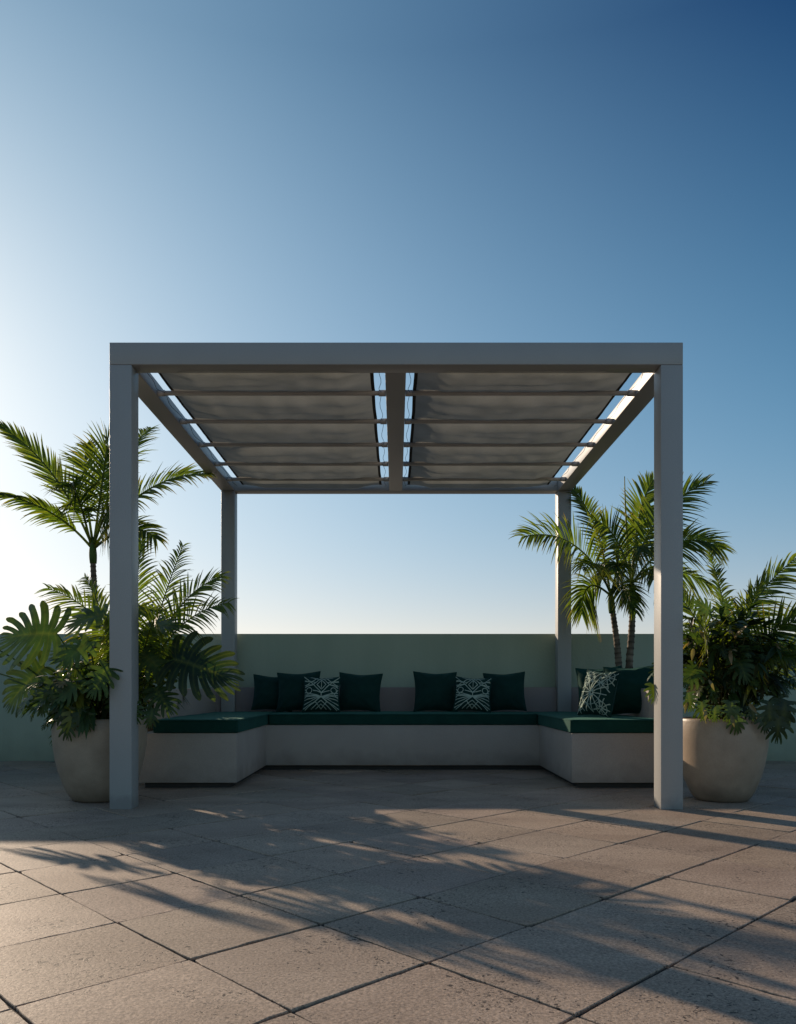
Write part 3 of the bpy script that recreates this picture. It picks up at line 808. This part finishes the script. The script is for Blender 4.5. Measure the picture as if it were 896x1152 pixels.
shrub('leafy_shrub', (-1.862, 5.03, .45), -1.90, 4.98, .66, .36, .28, .24, 210, .12, 'dark low leafy shrub spilling over the rim of the left planter', 31, (DK, MD), extra=spillL, spill=.15)

planter(-2.15, 6.30, .25, .48, 'rounded stone planter added for a shade-casting shrub, hidden behind the left planter', 5)  # planter and shrub added so their shade falls across the paving
shrub('leafy_shrub', (-2.15, 6.30, .42), -2.15, 6.3, .78, .42, .34, .42, 230, .15, 'dark leafy shrub added behind the left planters to cast shade on the paving', 33, (DK, MD), spill=.1)

# ---- right pair of palms behind the bench corner
d7 = 7.36
def S(x, y, dd=d7): return P(x, y, dd)
palm('palm_tree', (S(700, 800).x + .03, d7, .44), [Vector((S(701, 800).x, d7, .44)), S(697, 755), S(694, 720), S(690, 690), S(688, 672)], .034, .022, [
    (S(688, 668), S(650, 588, 7.10), S(588, 604, 6.80), dict(leaf=0.42, lift=.45, droop=.35, n=38)),
    (S(686, 664), S(676, 580, 7.50), S(640, 545, 7.60), dict(leaf=0.21, lift=.2, droop=.25)),
    (S(687, 670), S(655, 640, 7.10), S(655, 690, 6.90), dict(leaf=0.32, lift=0, droop=.5)),
    (S(688, 668), S(700, 620, 6.90), S(690, 640, 6.70), dict(leaf=0.29, tint=.35)),
    (S(690, 668), S(712, 590, 7.80), S(730, 570, 7.90), dict(leaf=0.32)),
    (S(687, 668), S(668, 620, 6.90), S(655, 640, 6.50), dict(leaf=0.29, tint=.35)),
    (S(689, 668), S(700, 640, 7.20), S(716, 690, 6.90), dict(leaf=0.23, droop=.5)),
], 'left one of the two slim palms by the back right post, broad frond leftward', 13, 'palms in planters', (S(689, 690), S(687, 662)), wid=.026)
palm('palm_tree', (S(712, 800).x + .05, d7 + .02, .44), [Vector((S(709, 800).x, d7 + .02, .44)), S(708, 755), S(711, 710), S(712, 680), S(711, 660)], .036, .024, [
    (S(711, 656), S(704, 600), S(703, 536), dict(n=0, stem=.016)),
    (S(711, 656), S(725, 575, 7.40), S(795, 542, 7.20), dict(leaf=0.38, lift=.4, droop=.3)),
    (S(712, 656), S(760, 585, 7.30), S(812, 618, 7.20), dict(leaf=0.36, lift=.35, droop=.4)),
    (S(711, 654), S(715, 570, 7.50), S(735, 540, 7.70), dict(leaf=0.35, lift=.3, droop=.2)),
    (S(711, 654), S(695, 590, 7.20), S(668, 585, 7.00), dict(leaf=0.32, lift=.3, droop=.3)),
    (S(712, 656), S(740, 620, 7.10), S(752, 665, 6.90), dict(leaf=0.29, lift=.1, droop=.5)),
    (S(712, 656), S(752, 625, 7.60), S(800, 660, 7.70), dict(leaf=0.29, lift=.1, droop=.5)),
    (S(711, 656), S(716, 600, 6.90), S(722, 620, 6.60), dict(leaf=0.29, lift=.1, droop=.5)),
    (S(710, 656), S(690, 625, 7.70), S(672, 650, 7.90), dict(leaf=0.29, lift=.1, droop=.5)),
], 'right one of the two slim palms by the back right post, with an upright spear', 14, 'palms in planters', (S(712, 680), S(711, 650)), wid=.027)

# ---- right planter palm
def T5(x, y, dd=5.1): return P(x, y, dd)
palm('clumping_palm', (2.05, 5.05, .45), None, 0, 0, [
    (T5(815, 795), T5(820, 680, 5.2), T5(904, 622, 5.3), dict(leaf=.27, n=38, lift=.35)),
    (T5(815, 795), T5(826, 690, 5.3), T5(798, 622, 5.5), dict(leaf=.17, lift=.2)),
    (T5(815, 795), T5(850, 700, 5.0), T5(925, 690, 4.8), dict(leaf=.28)),
    (T5(813, 795), T5(800, 700, 5.2), T5(755, 662, 5.3), dict(leaf=.22)),
    (T5(815, 795), T5(845, 720, 4.9), T5(900, 745, 4.6), dict(leaf=.25)),
    (T5(813, 795), T5(800, 710, 4.9), T5(785, 700, 4.6), dict(leaf=.22)),
    (T5(815, 795), T5(835, 680, 5.5), T5(860, 660, 5.9), dict(leaf=.26)),
    (T5(815, 795), T5(860, 730, 5.3), T5(925, 730, 5.4), dict(leaf=.25)),
], 'feathery palm clump in the right planter, one frond arching past the right edge', 15, 'palms in planters', None, n=34, wid=.020, droop=.35, lift=.25, stem=.007, tint=.25)
monstera('split_leaf_plant', (2.05, 5.0, .46), [
    (P(790, 720, 4.9), (-.5, -.3, .1), (0, -.8, .6), .18, dict(c=MD)),
    (P(800, 690, 5.0), (-.5, -.2, .4), (-.1, -.8, .5), .16, dict(c=MD)),
    (P(850, 760, 4.8), (.7, -.3, -.3), (.2, -.8, .6), .21, dict(c=DK)),
    (P(872, 780, 4.85), (.4, -.3, -.8), (.3, -.8, .4), .21, dict(c=DK)),
    (P(862, 735, 5.0), (.8, -.2, .0), (.2, -.7, .7), .19, dict(c=DK)),
    (P(830, 740, 4.75), (.1, -.5, -.6), (0, -.9, .4), .19, dict(c=mixc(DK, MD, .5))),
    (P(785, 750, 4.8), (-.5, -.4, -.5), (-.1, -.8, .5), .18, dict(c=MD)),
    (P(760, 745, 5.25), (-.8, .0, -.3), (-.2, -.8, .6), .18, dict(c=MD)),
    (P(815, 700, 5.2), (.1, .0, .6), (0, -.9, .4), .18, dict(c=MD)),
], 'split-leaf plant with small dark leaves in the right planter', 22, 'split-leaf plants')
def spillR(mb, ms, rnd):
    for (x, y, s, k_) in ((826, 800, .15, .7), (822, 790, .13, .9), (846, 795, .10, .1), (876, 800, .2, 0), (884, 790, .18, 0), (866, 790, .17, 0), (790, 790, .12, .5), (775, 780, .12, .4), (805, 795, .1, .5), (858, 805, .12, .1), (735, 770, .12, .4)):
        split_leaf(mb, P(x, y, 4.74), (rnd.uniform(-.2, .3), -.2, -1), (0, -1, .3), s, rnd, lobes=6, rows=4, cols=3, c=mixc(DK, LT, k_ * .6), narrow=.6)
    for (x, y) in ((776, 800), (790, 806), (826, 815), (846, 802), (800, 775), (783, 740), (787, 720)):
        lance_leaf(mb, P(x + rnd.uniform(-4, 4), y - 10, 4.71), (rnd.uniform(-.9, .9), -.2, -.8), (rnd.uniform(-.8, .8), -1, rnd.uniform(-.4, .6)), rnd.uniform(.05, .1), .024, (.22, .18, .09), rnd.uniform(0, .5))
shrub('leafy_shrub', (2.045, 5.03, .45), 2.07, 4.98, .82, .42, .32, .40, 430, .10, 'dense dark leafy shrub spilling over the rim of the right planter', 32, ((.014, .028, .010), MD), extra=spillR, spill=.12, lance=.4)

# ------------------------------------------------------------------ camera, light
cam = bpy.data.cameras.new('camera'); co = bpy.data.objects.new('camera', cam); col.objects.link(co)
co.location = (0, 0, CAMH); co.rotation_euler = (R(90), 0, 0)
cam.sensor_fit = 'HORIZONTAL'; cam.sensor_width = 36; cam.lens = 36 * F / 896
cam.shift_x = 2 / 896; cam.shift_y = (775 - 576) / 896
cam.clip_end = 3000; cam.clip_start = .05
scn.camera = co
sd = bpy.data.lights.new('sun', 'SUN'); sd.energy = 5.0; sd.angle = R(.55); sd.color = (1, .80, .60)
so = bpy.data.objects.new('sun', sd); col.objects.link(so)
dirv = Vector((-math.sin(R(SUN_AZ)) * math.cos(R(SUN_EL)), math.cos(R(SUN_AZ)) * math.cos(R(SUN_EL)), math.sin(R(SUN_EL))))
so.rotation_euler = dirv.to_track_quat('Z', 'Y').to_euler(); so.location = (-5, 6, 5)
w = bpy.data.worlds.new('World'); scn.world = w; w.use_nodes = True
nt = w.node_tree; bg = nt.nodes['Background']; L = nt.links.new
sky = nt.nodes.new('ShaderNodeTexSky'); sky.sky_type = 'NISHITA'; sky.sun_disc = False
sky.sun_elevation = R(SUN_EL); sky.sun_rotation = R(-SUN_AZ)
sky.air_density = 1.0; sky.dust_density = .3; sky.ozone_density = 4.0
# haze towards the horizon and glow round the sun, as functions of world direction
tc = N(nt, 'ShaderNodeTexCoord')
def mth(op, a, b=None, clamp=False):
    n = N(nt, 'ShaderNodeMath', operation=op); n.use_clamp = clamp
    for i_, v in enumerate((a, b)):
        if v is None: continue
        if isinstance(v, (int, float)): n.inputs[i_].default_value = v
        else: L(v, n.inputs[i_])
    return n.outputs[0]
nv = N(nt, 'ShaderNodeVectorMath', operation='NORMALIZE'); L(tc.outputs['Generated'], nv.inputs[0])
sp = N(nt, 'ShaderNodeSeparateXYZ'); L(nv.outputs[0], sp.inputs[0])
z = mth('MINIMUM', mth('MAXIMUM', sp.outputs['Z'], 0.0), .625)
dt = N(nt, 'ShaderNodeVectorMath', operation='DOT_PRODUCT'); L(nv.outputs[0], dt.inputs[0]); dt.inputs[1].default_value = dirv
ang = mth('ARCCOSINE', mth('MINIMUM', mth('MAXIMUM', dt.outputs['Value'], -.9999), .99999))
ex = lambda v, k_: mth('EXPONENT', mth('MULTIPLY', v, -1 / k_))
E1, E2, G1, G2 = ex(z, .08), ex(z, .25), ex(ang, .2), ex(ang, 1.0)
ZG = mth('MULTIPLY', z, G2)
acc = None
def add(a, b):
    n = N(nt, 'ShaderNodeVectorMath', operation='ADD'); L(a, n.inputs[0]); L(b, n.inputs[1]); return n.outputs[0]
def colx(c, f):
    n = N(nt, 'ShaderNodeVectorMath', operation='SCALE'); n.inputs[0].default_value = c; n.inputs['Scale'].default_value = 1
    if f is not None: L(f, n.inputs['Scale'])
    return n.outputs[0]
COEF = [[-0.3465, 0.7000, 0.2759, 0.318, 1.05, 1.2455, -1.3803], [0.0095, 0.1991, 0.2468, -0.4361, 0.60, 1.0955, -0.3714], [0.3897, -0.2700, 0.0974, -1.0101, 0.15, 0.9381, 0.3482]]
for k_, f in enumerate((None, E1, E2, z, G1, G2, ZG)):
    t_ = colx((COEF[0][k_], COEF[1][k_], COEF[2][k_]), f)
    acc = t_ if acc is None else add(acc, t_)
mxv = N(nt, 'ShaderNodeVectorMath', operation='MAXIMUM'); L(acc, mxv.inputs[0]); mxv.inputs[1].default_value = (0, 0, 0)
front = mth('MULTIPLY_ADD', sp.outputs['Y'], 2.2); front.node.inputs[2].default_value = -.35; front.node.use_clamp = True
nb = N(nt, 'ShaderNodeVectorMath', operation='MULTIPLY'); L(sky.outputs[0], nb.inputs[0]); nb.inputs[1].default_value = tuple(SKYBACK * q for q in (1.03, 1.0, .90))
mxs = N(nt, 'ShaderNodeMix', data_type='RGBA'); L(front, mxs.inputs[0]); L(nb.outputs[0], mxs.inputs[6]); L(mxv.outputs[0], mxs.inputs[7])
acc = mxs.outputs[2]
L(acc, bg.inputs['Color'])
bg.inputs['Strength'].default_value = 1.0
scn.view_settings.view_transform = 'Standard'; scn.view_settings.look = 'None'; scn.view_settings.exposure = 0
scn.render.engine = 'CYCLES'
